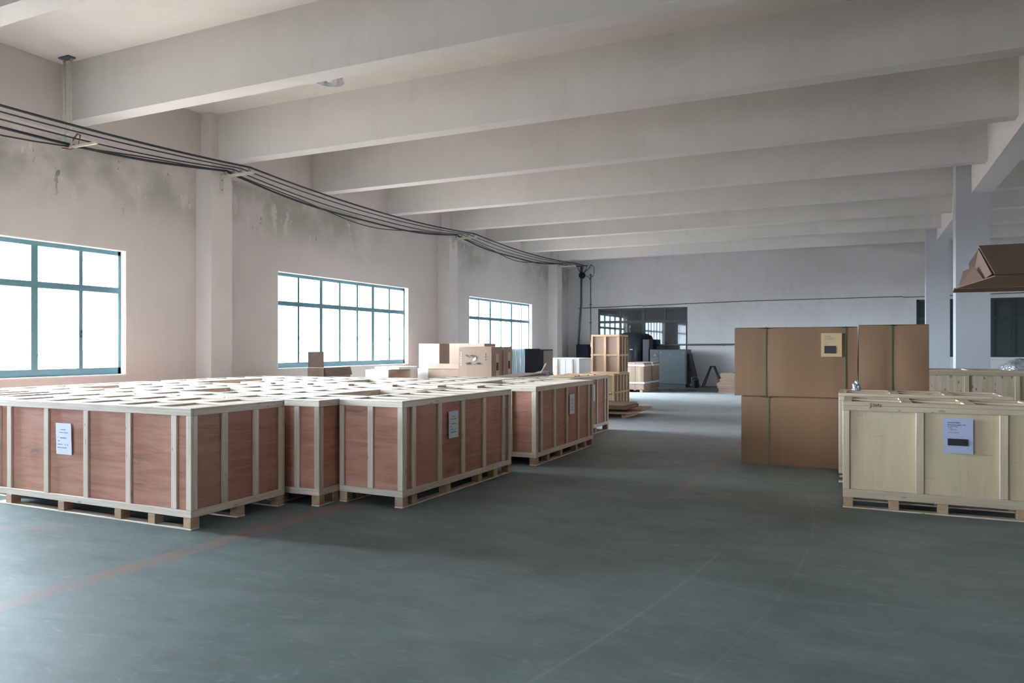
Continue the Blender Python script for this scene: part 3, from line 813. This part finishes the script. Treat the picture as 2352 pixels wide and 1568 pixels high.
# film-wrapped cabinet with dark side
t = empty('wrapped_cabinet', (-7.33, 16.47, 0)); tag(t, 'tall cabinet with blue stretch film on the front and a dark side', 'cabinet')
MB().box(-.19, .19, -.47, .47, 0, 1.58).bevel(.01).build('cabinet_body', M['navy'], t)
m = MB(); nx, nz = 26, 24
g = [[m.bm.verts.new((-.20+.40*i/nx, -.485-.018*abs(noise.noise(Vector((i*.55, j*.10, 2))))-.006*math.sin(i*1.9+.3*j), .25+1.33*j/nz)) for i in range(nx+1)] for j in range(nz+1)]
for j in range(nz):
    for i in range(nx): m.bm.faces.new((g[j][i], g[j][i+1], g[j+1][i+1], g[j+1][i])).smooth = True
o = m.build('stretch_film', M['wrap'], t); so = o.modifiers.new('thickness', 'SOLIDIFY'); so.thickness = .004
MB().box(.19, .196, -.44, .45, .03, 1.55).build('side_panel', M['navy'], t)
MB().torus((.198, -.12, 1.43), .02, .007, 'x', 12, 6).build('handle', M['black'], t)
t = empty('grey_cabinet', (-7.30, 17.35, 0)); tag(t, 'grey cabinet with black edges right behind the film-wrapped one', 'cabinet')
MB().box(-.2, .2, -.33, .33, 0, 1.56).bevel(.008).build('cabinet_body', M['navy'], t)
MB().box(.201, .207, -.31, .29, .05, 1.53).build('side_panel', M['grey'], t)
# long white crate
t = empty('white_crate', (-8.1, 21.9, 0), -.5); tag(t, 'long white crate with brown posts behind the cabinets', 'crate')
MB().box(-.72, .72, -.4, .4, .1, 1.25).build('crate_body', M['whitecard'], t)
MB().box(-.74, .74, -.42, .42, 1.25, 1.28).build('lid', M['whitecard'], t)
for x in (-.30, .44): MB().box(x-.03, x+.03, -.425, -.4, .1, 1.24).build('post', M['crate'], t)
for x in (-.18, .08, .58): MB().box(x-.004, x+.004, -.404, -.4, .12, 1.2).build('seam', M['edge'], t)
for x in (-.6, 0, .6): board('pallet_block', x-.06, x+.06, -.4, .4, 0, .1, M['block'], t)

# slatted wooden crates
def slat_crate(label, x0, x1, y0, y1, z0, z1, nsl):
    W2, L2, Hh = (x1-x0)/2, (y1-y0)/2, z1-z0
    t = empty('slatted_crate', ((x0+x1)/2, (y0+y1)/2, z0)); tag(t, label, 'crate', 'slatted crates stacked at the end of the crate block')
    MB().box(-W2+.03, W2-.03, -L2+.03, L2-.03, .03, Hh-.03).build('cardboard_liner', M['liner'], t)
    for s in (-1, 1):
        xa, xb = sorted((s*(W2-.055), s*W2))
        for s2 in (-1, 1):
            ya, yb = sorted((s2*(L2-.03), s2*L2)); board('corner_post', xa, xb, ya, yb, .052, Hh-.052, M['crate'], t)
    for s2 in (-1, 1):
        ya, yb = sorted((s2*(L2-.03), s2*L2))
        board('rail', -W2, W2, ya, yb, 0, .05, M['crate'], t); board('rail', -W2, W2, ya, yb, Hh-.05, Hh, M['crate'], t)
        board('rail', -W2+.06, W2-.06, ya, yb, Hh*.45, Hh*.45+.05, M['crate'], t)
        board('slat', -.03, .03, ya-.004, yb+.004, .052, Hh-.052, M['crate'], t)
        xa, xb = sorted((s2*(W2-.028), s2*W2))
        board('rail', xa, xb, -L2+.03, L2-.03, 0, .05, M['crate'], t); board('rail', xa, xb, -L2+.03, L2-.03, Hh-.05, Hh, M['crate'], t)
        xa, xb = sorted((s2*(W2), s2*(W2+.02)))
        board('rail', xa, xb, -L2+.03, L2-.03, Hh*.45, Hh*.45+.05, M['crate'], t)
        for k in range(nsl):
            y = -L2+2*L2*(k+1)/(nsl+1); xa, xb = sorted((s2*(W2-.028), s2*W2))
            board('slat', xa, xb, y-.035, y+.035, .052, Hh-.052, M['crate'], t)
    return t
slat_crate('lower of two slatted wooden crates at the aisle end, half hidden by red crates', -6.45, -5.66, 18.3, 19.7, 0.0, .935, 4)
t = slat_crate('upper of two slatted wooden crates, standing tall with cardboard showing', -6.29, -5.53, 18.32, 19.10, .936, 1.94, 2)
m = MB().hexa([(-.42, -.33, .70), (-.40, -.33, .69), (-.40, -.25, .69), (-.42, -.25, .70), (-.385, -.33, .97), (-.375, -.33, .97), (-.375, -.25, .97), (-.385, -.25, .97)])
m.build('loose_slat', M['crate'], t)
# flat boards on the floor at the aisle end
gp = 'flat packed boards lying at the end of the crate block'
for i, (a, b, c, d, z, h, lb) in enumerate([
    (-6.5, -4.62, 16.25, 17.5, .10, .035, 'lowest flat board in the pile before the slatted crates'),
    (-6.4, -4.52, 16.75, 17.7, .138, .05, 'second flat board, jutting out to the right of its pile'),
    (-6.5, -4.80, 16.35, 17.5, .19, .07, 'thick brown flat pack in the middle of the floor pile'),
    (-6.5, -4.86, 16.45, 17.6, .262, .03, 'topmost pale flat board on the floor pile')]):
    tag(MB().box(a, b, c, d, z, z+h).bevel(.004).build('flat_board', M['card2'] if i != 2 else M['card']), lb, 'board', gp)
t = empty('pallet', (-5.6, 16.9, 0)); tag(t, 'low dark pallet under the pile of flat boards', 'pallet')
for x in (-.75, 0, .75): board('pallet_block', x-.05, x+.05, -.5, .5, 0, .078, M['block'], t)
board('deck_board', -.9, .9, -.5, -.35, .079, .099, M['block'], t); board('deck_board', -.9, .9, .35, .5, .079, .099, M['block'], t)

# strapped bundles by the back wall
bd = 'strapped cardboard bundles near the compressor'
def bundle(label, x0, x1, y0, y1):
    t = carton(label, x0, x1, y0, y1, .10, 1.06, 'card2', (x0+(x1-x0)*.62,), group=bd, hstraps=(.12+.12, .86), bulge=.03, flaps=False)
    for x in (-.3, .3): board('pallet_block', x-.05, x+.05, -(y1-y0)/2+.02, (y1-y0)/2-.02, -.1, -.012, M['block'], t)
    board('pallet_deck', -(x1-x0)/2, (x1-x0)/2, -(y1-y0)/2+.03, (y1-y0)/2-.03, -.011, -.001, M['block'], t)
bundle('nearest strapped cardboard bundle on a pallet near the compressor', -7.72, -6.92, 25.9, 26.95)
bundle('second strapped cardboard bundle on a pallet, just behind the nearest', -7.68, -6.90, 27.1, 28.1)
# stack of flattened cartons left of the big cartons
random.seed(3)
z = .0
for i, lb in enumerate(['lowest', 'second lowest', 'middle', 'second highest', 'topmost']):
    h = [.17, .17, .13, .11, .10][i]; dx = [0, -.05, .03, .07, .05][i]
    t = empty('flattened_cartons', (-3.75+dx, 27.3, z)); tag(t, '%s bundle in the stack of flattened cartons beside the tall cartons' % lb, 'cardboard', 'flattened cartons stacked left of the tall cartons')
    for k in range(3):
        MB().box(-.72+random.uniform(-.03, .03), .8, -.45, .45, h*k/3+.001, h*(k+1)/3-.004).build('cardboard_sheet', M['card2'], t)
    z += h+.002
tag(MB().box(-4.05, -3.5, 27.1, 27.4, z+.002, z+.03).build('red_cloth', M['redcable']), 'small red flat thing on the stack of flattened cartons', 'cloth')

# ------------------------------------------------------------------ machines at the back wall
t = empty('air_compressor', (-6.955, 30.25, 0)); tag(t, 'grey metal compressor cabinet with a control panel and blue emblem by the back wall', 'compressor')
MB().box(-.745, .745, -.45, .45, .12, 1.52).bevel(.03, 2).build('cabinet_body', M['machine'], t)
MB().box(-.70, .70, -.42, .42, .0, .12).build('skid_base', M['machinedark'], t)
MB().box(-.73, -.385, -.462, -.449, .2, 1.46).bevel(.004).build('left_door', M['machine'], t)
MB().box(-.365, .69, -.462, -.449, .2, 1.46).bevel(.004).build('right_door', M['machine'], t)
cp = MB().box(-.64, -.42, -.475, -.461, 1.20, 1.36).bevel(.003).build('control_panel', M['machinedark'], t)
MB().box(-.59, -.48, -.479, -.474, 1.25, 1.33).build('display', M['grey'], cp)
em = MB().tube([(.07, -.463, 1.285), (.07, -.468, 1.285)], .04, 16).build('emblem', M['blue'], t)
MB().box(.14, .16, -.468, -.463, 1.25, 1.32).box(.18, .20, -.468, -.463, 1.25, 1.32).box(.22, .28, -.468, -.463, 1.25, 1.27).box(.02, .30, -.468, -.463, 1.345, 1.352).build('emblem_letters', M['ink'], t)
for x in (-.30, .62): MB().tube([(x, -.463, 1.40), (x, -.475, 1.40)], .018, 10).build('door_latch', M['steel'], t)
MB().tube([(.43, -.463, .98), (.43, -.478, .98)], .02, 10).build('door_lock', M['black'], t)
MB().box(.745, .752, -.40, .40, .25, 1.4).build('side_grille', M['machinedark'], t)
m = MB().hexa([(-6.0, 30.0, 0), (-5.84, 30.0, 0), (-5.84, 30.6, 0), (-6.0, 30.6, 0), (-6.19, 30.0, 1.35), (-6.16, 30.0, 1.35), (-6.16, 30.6, 1.35), (-6.19, 30.6, 1.35)])
tag(m.build('dark_cover', M['black']), 'black sheet draped against the right side of the compressor', 'cover')
t = empty('pressure_tank', (-8.72, 30.45, 0)); tag(t, 'tall black pressure tank with a domed top before the dark window', 'tank')
MB().lathe([(.02, .25), (.35, .28), (.52, .38), (.57, .5), (.57, 1.95), (.52, 2.08), (.38, 2.18), (.18, 2.235), (.02, 2.25)], n=40).build('tank_body', M['tank'], t)
for a in (.5, 2.1, 3.7, 5.3): MB().tube([(.42*math.cos(a), .42*math.sin(a), 0), (.42*math.cos(a), .42*math.sin(a), .4)], .035, 8).build('leg', M['tank'], t)
MB().tube([(0, 0, 2.24), (0, 0, 2.42)], .02, 8).lathe([(.03, 2.40), (.045, 2.43), (.045, 2.50), (.02, 2.55)], n=12).build('relief_valve', M['steel'], t)
MB().box(.15, .27, -.58, -.55, 1.50, 1.54).build('rating_plate', M['steel'], t)
t = empty('air_dryer', (-8.0, 30.6, 0)); tag(t, 'dark narrow cabinet between the black tank and the compressor', 'machine')
MB().box(-.14, .14, -.35, .35, .04, 1.95).bevel(.02).build('cabinet_body', M['tank'], t)
MB().box(-.12, .12, -.30, .30, 0, .04).build('skid_base', M['machinedark'], t)
tag(MB().box(-11.05, -10.5, 30.2, 30.9, 0, 1.73).bevel(.02).build('dark_cabinet', M['navy']), 'dark cabinet standing in the far left corner', 'cabinet')
t = empty('a_frame_stand', (-5.35, 30.6, 0)); tag(t, 'black A-shaped folding stand by the back wall', 'stand')
for s in (-1, 1):
    MB().tube([(s*.38, -.1, 0.02), (s*.07, 0, .82)], .022, 8).build('leg', M['cable'], t)
    MB().tube([(s*.38, .35, 0.02), (s*.07, .25, .82)], .022, 8).build('leg', M['cable'], t)
MB().box(-.10, .10, -.03, .28, .80, .85).build('top_bar', M['cable'], t)
t = empty('bucket', (-5.86, 29.7, 0)); tag(t, 'small black bucket between the compressor and folding stand', 'bucket')
MB().lathe([(.11, 0), (.12, .01), (.15, .30), (.155, .31), (.14, .30), (.105, .02)], n=20).build('bucket_body', M['cable'], t)
MB().tube([(.15*math.cos(a), 0, .30+.14*math.sin(a)) for a in [PI*k/10 for k in range(11)]], .006, 6).build('handle', M['steel'], t)
# pipes on the back wall
t = empty('wall_pipe', (-6.4, YB-.06, 1.72)); tag(t, 'grey horizontal pipe running along the back wall above the compressor', 'pipe')
MB().tube([(-2.1, 0, -.03), (0, 0, 0), (6.2, 0, .03)], .035, 10).build('pipe_run', M['pipe'], t)
for x in (-1, 1.4, 3.8): MB().box(x-.02, x+.02, -.02, .058, -.045, .045).build('clip', M['pipe'], t)
t = MB().tube([(-11.3, YB-.03, 3.34), (-9.4, YB-.03, 3.37), (-8.45, YB-.03, 3.41), (-8.38, YB-.03, 3.38), (-6.5, YB-.03, 3.43), (-3.7, YB-.03, 3.48), (1.5, YB-.03, 3.50), (1.55, YB-.03, 3.47), (5.5, YB-.03, 3.53), (9, YB-.03, 3.55)], .013, 6).build('wall_cable', M['cable'])
tag(t, 'thin dark cable crossing the back wall above the windows', 'cable')
t = MB().tube([(-11.15, YB-.05, 5.2), (-11.15, YB-.05, 3.6), (-11.3, YB-.05, 1.6), (-11.35, YB-.05, .4)], .045, 8).build('drop_cable', M['pipe'])
tag(t, 'thick dark cable hanging down the far left corner', 'cable')
t = empty('conduit', (-10.72, YB-.03, 0)); tag(t, 'thin grey conduit running down the back wall beside the dark window', 'conduit')
MB().tube([(0, 0, .3), (0, 0, 4.85)], .02, 8).build('pipe_run', M['pipe'], t)
for z in (2.7, 3.5, 4.8): MB().box(-.05, .05, -.025, .028, z-.02, z+.02).build('clip', M['pipe'], t)

# ------------------------------------------------------------------ overhead cables, brackets, lamp
BR = [-7.75, 1.58, 10.83, 20.08, 28.85]
INS = [-11.28, -11.08, -10.88, -10.66]
names = {1: 'beyond the left picture edge', 2: 'on the first wall column in view', 3: 'on the second wall column in view', 4: 'on the farthest wall column'}
for i, y in enumerate(BR):
    if i == 0: continue
    t = empty('cable_bracket', (XL+.41, y, 5.0)); tag(t, 'cream steel bracket with four insulators ' + names[i], 'bracket', 'cable brackets on the wall columns')
    MB().box(.001, .012, -.035, .035, -.34, .03).build('back_plate', M['bracket'], t)
    MB().box(.012, .84, -.03, .03, -.03, .0).box(.012, .84, -.03, -.024, -.06, -.03).build('arm', M['bracket'], t)
    for x in INS:
        q = x-(XL+.41)
        MB().lathe([(.02, .0), (.03, .01), (.018, .03), (.03, .05), (.03, .065), (.0, .075)], q, 0, 12).build('insulator', M['steel'], t)
    for z in (-.09, -.28): MB().tube([(.012, 0, z), (.02, 0, z)], .012, 8).build('bolt', M['ink'], t)
def sag(a, b, s, n=18, wob=0):
    pts = []
    for k in range(n+1):
        u = k/n; p = Vector(a).lerp(Vector(b), u); p.z -= 4*s*u*(1-u) + wob*math.sin(u*PI*3)*u*(1-u)
        pts.append(p)
    return pts
sagset = [(.30, .022, 'lowest black cable swagged between the wall brackets', .10), (.34, .012, 'thin low cable beside the lowest black one', -.3), (.24, .012, 'second thin cable along the left wall brackets', .05), (.18, .012, 'third thin cable along the left wall brackets', 0), (.16, .020, 'topmost black cable, carried on the outer insulators', 0)]
xs = [INS[0]-.03, INS[0]+.03, INS[1], INS[2], INS[3]]
for (s, r, lb, wob), x in zip(sagset, xs):
    m = MB(); pts = []
    for i in range(1, 4):
        seg = sag((x, BR[i], 5.094), (x, BR[i+1], 5.094), s*(1 if i != 3 else .8), 22, wob)
        pts += seg[:-1] if i < 3 else seg
    pts += [Vector((x+.1, 29.9, 5.09)), Vector((-11.0+(x+11)*.5, 31.0, 5.2))]
    m.tube([Vector((x, -7.7, 5.0))] + pts, r, 7)
    tag(m.build('overhead_cable', M['cable']), lb, 'cable', 'overhead cables on the left wall')
t = empty('cable_hanger', (-11.35, 7.62, 5.0)); tag(t, 'two-rod steel hanger dropping from the ceiling corner to the cables', 'hanger')
MB().box(-.09, .16, -.06, .06, 1.17, 1.189).build('ceiling_plate', M['ink'], t)
MB().tube([(-.02, 0, 1.18), (-.03, 0, -.22)], .02, 8).build('rod', M['bracket'], t)
MB().tube([(.11, 0.02, 1.18), (.11, 0.02, -.22)], .02, 8).build('rod', M['bracket'], t)
MB().box(-.06, .75, -.02, .02, -.255, -.22).build('cross_arm', M['bracket'], t)
t = MB().tube([(-11.25, 7.66, 4.86), (-11.15, 7.68, 4.98), (-11.05, 7.66, 4.94), (-11.1, 7.66, 4.78), (-11.2, 7.6, 4.72), (-11.32, 7.55, 4.74)], .012, 6).build('red_wire', M['redcable'])
tag(t, 'short red wire looped around the cables at the hanger', 'wire')
t = empty('coiled_cable', (-10.95, 30.7, 4.75)); tag(t, 'dark coil of spare cable hanging in the far ceiling corner', 'cable')
m = MB()
for k in range(7): m.torus((.02*math.sin(k*2), .02*k-.06, .01*math.cos(k*3)), .12-.008*(k % 3), .02, 'y')
m.lathe([(.0, -.12), (.07, -.1), (.11, 0), (.07, .1), (0, .12)], n=14)
m.build('coil', M['cable'], t)
m = MB()
for dx, q in ((-.22, -.05), (.05, .0), (.25, .05), (.42, .05)): m.tube([(dx, 0, .46), (dx*.6+q, 0, .28), (q, 0, .1)], .012, 6)
m.build('hanging_strand', M['cable'], t)
MB().tube([(.42, 0, .47), (.55, 0, .35), (.56, 0, .1), (.50, 0, -.05), (.36, 0, -.12), (.36, 0, -.2), (.3, 0, -.08), (.1, 0, 0)], .012, 6).build('cable_loop', M['cable'], t)

t = empty('ceiling_lamp', (-7.65, 9.50, CEIL)); tag(t, 'round metal ceiling lamp peeking out below the near ceiling beam', 'lamp')
MB().lathe([(.05, -.02), (.05, -.11), (.10, -.13), (.24, -.33), (.235, -.33), (.09, -.125), (.04, -.10)], n=32).build('reflector', M['lamp'], t)
MB().lathe([(.03, -.12), (.07, -.17), (.095, -.24), (.08, -.30), (.03, -.335), (.0, -.34)], n=20).build('bulb', M['bulb'], t)
MB().lathe([(.06, -.001), (.06, -.03), (.03, -.035)], n=16).build('ceiling_rose', M['steel'], t)

# ------------------------------------------------------------------ loose things
def heap(name, label, cx, cy_, z, rx, ry, h, mat, seed=1, amp=.35):
    m = MB(); bmesh.ops.create_icosphere(m.bm, subdivisions=5, radius=1)
    for v in m.bm.verts:
        c = v.co.copy(); nn = noise.noise(c*2.3+Vector((seed, 0, 0)))*amp + abs(noise.noise(c*6+Vector((seed, 5, 0))))*amp*.5
        c *= 1 + nn*.5
        v.co = Vector((c.x*rx, c.y*ry, max(c.z, 0)*h))
    for f in m.bm.faces: f.smooth = False
    return tag(m.build(name, mat, None, (cx, cy_, z)), label, 'plastic')
heap('plastic_film_heap', 'crumpled heap of clear plastic film on the knotty pale crate', 2.50, 14.6, 1.242, .36, .32, .19, M['film'], 4, .24)
heap('plastic_scrap', 'small scrap of clear plastic film stuck up behind the handwritten crate', -.02, 10.3, 1.072, .05, .06, .11, M['film'], 9, .6)
heap('plastic_wrap_scrap', 'crumpled plastic wrap beside the dark sheet on the crates', -5.52, 13.25, 1.079, .20, .14, .07, M['film'], 2, .6)
m = MB().hexa([(-5.98, 12.1, 1.079), (-5.52, 12.1, 1.079), (-5.45, 13.05, 1.079), (-5.95, 13.1, 1.079), (-5.98, 12.1, 1.09), (-5.52, 12.1, 1.088), (-5.45, 13.05, 1.13), (-5.95, 13.1, 1.12)])
tag(m.build('dark_sheet', M['carddark']), 'dark cardboard sheet lying on the far crates below the wrapped cabinet', 'sheet')
random.seed(11)
for i in range(7):
    a = random.uniform(-.35, .35); L = random.uniform(.35, .6)
    x, y = -4.92+random.uniform(-.08, .08), 12.55+i*.21
    lbs = ['plank scrap nearest the front among the offcuts on the last aisle crate', 'second plank offcut on the last aisle crate', 'third plank offcut, lying crooked on the last aisle crate', 'middle plank offcut of the scatter on the last aisle crate', 'fifth plank offcut on the last aisle crate', 'sixth plank offcut near the slatted crates', 'rearmost plank offcut, next to the slatted crates']
    o = board('wood_offcut', -L/2, L/2, -.03, .03, 0, .02, M['crate']); o.location = (x, y, 1.089 ); o.rotation_euler = (0, 0, a)
    tag(o, lbs[i], 'wood scrap', 'wood offcuts on the last aisle crate')
o = board('wood_stick', -.12, .12, -.02, .02, 0, .02, M['crate']); o.location = (-5.42, 13.0, 1.205); o.rotation_euler = (0, -1.05, .2)
tag(o, 'short wood stick pointing up out of the plastic wrap', 'wood scrap')
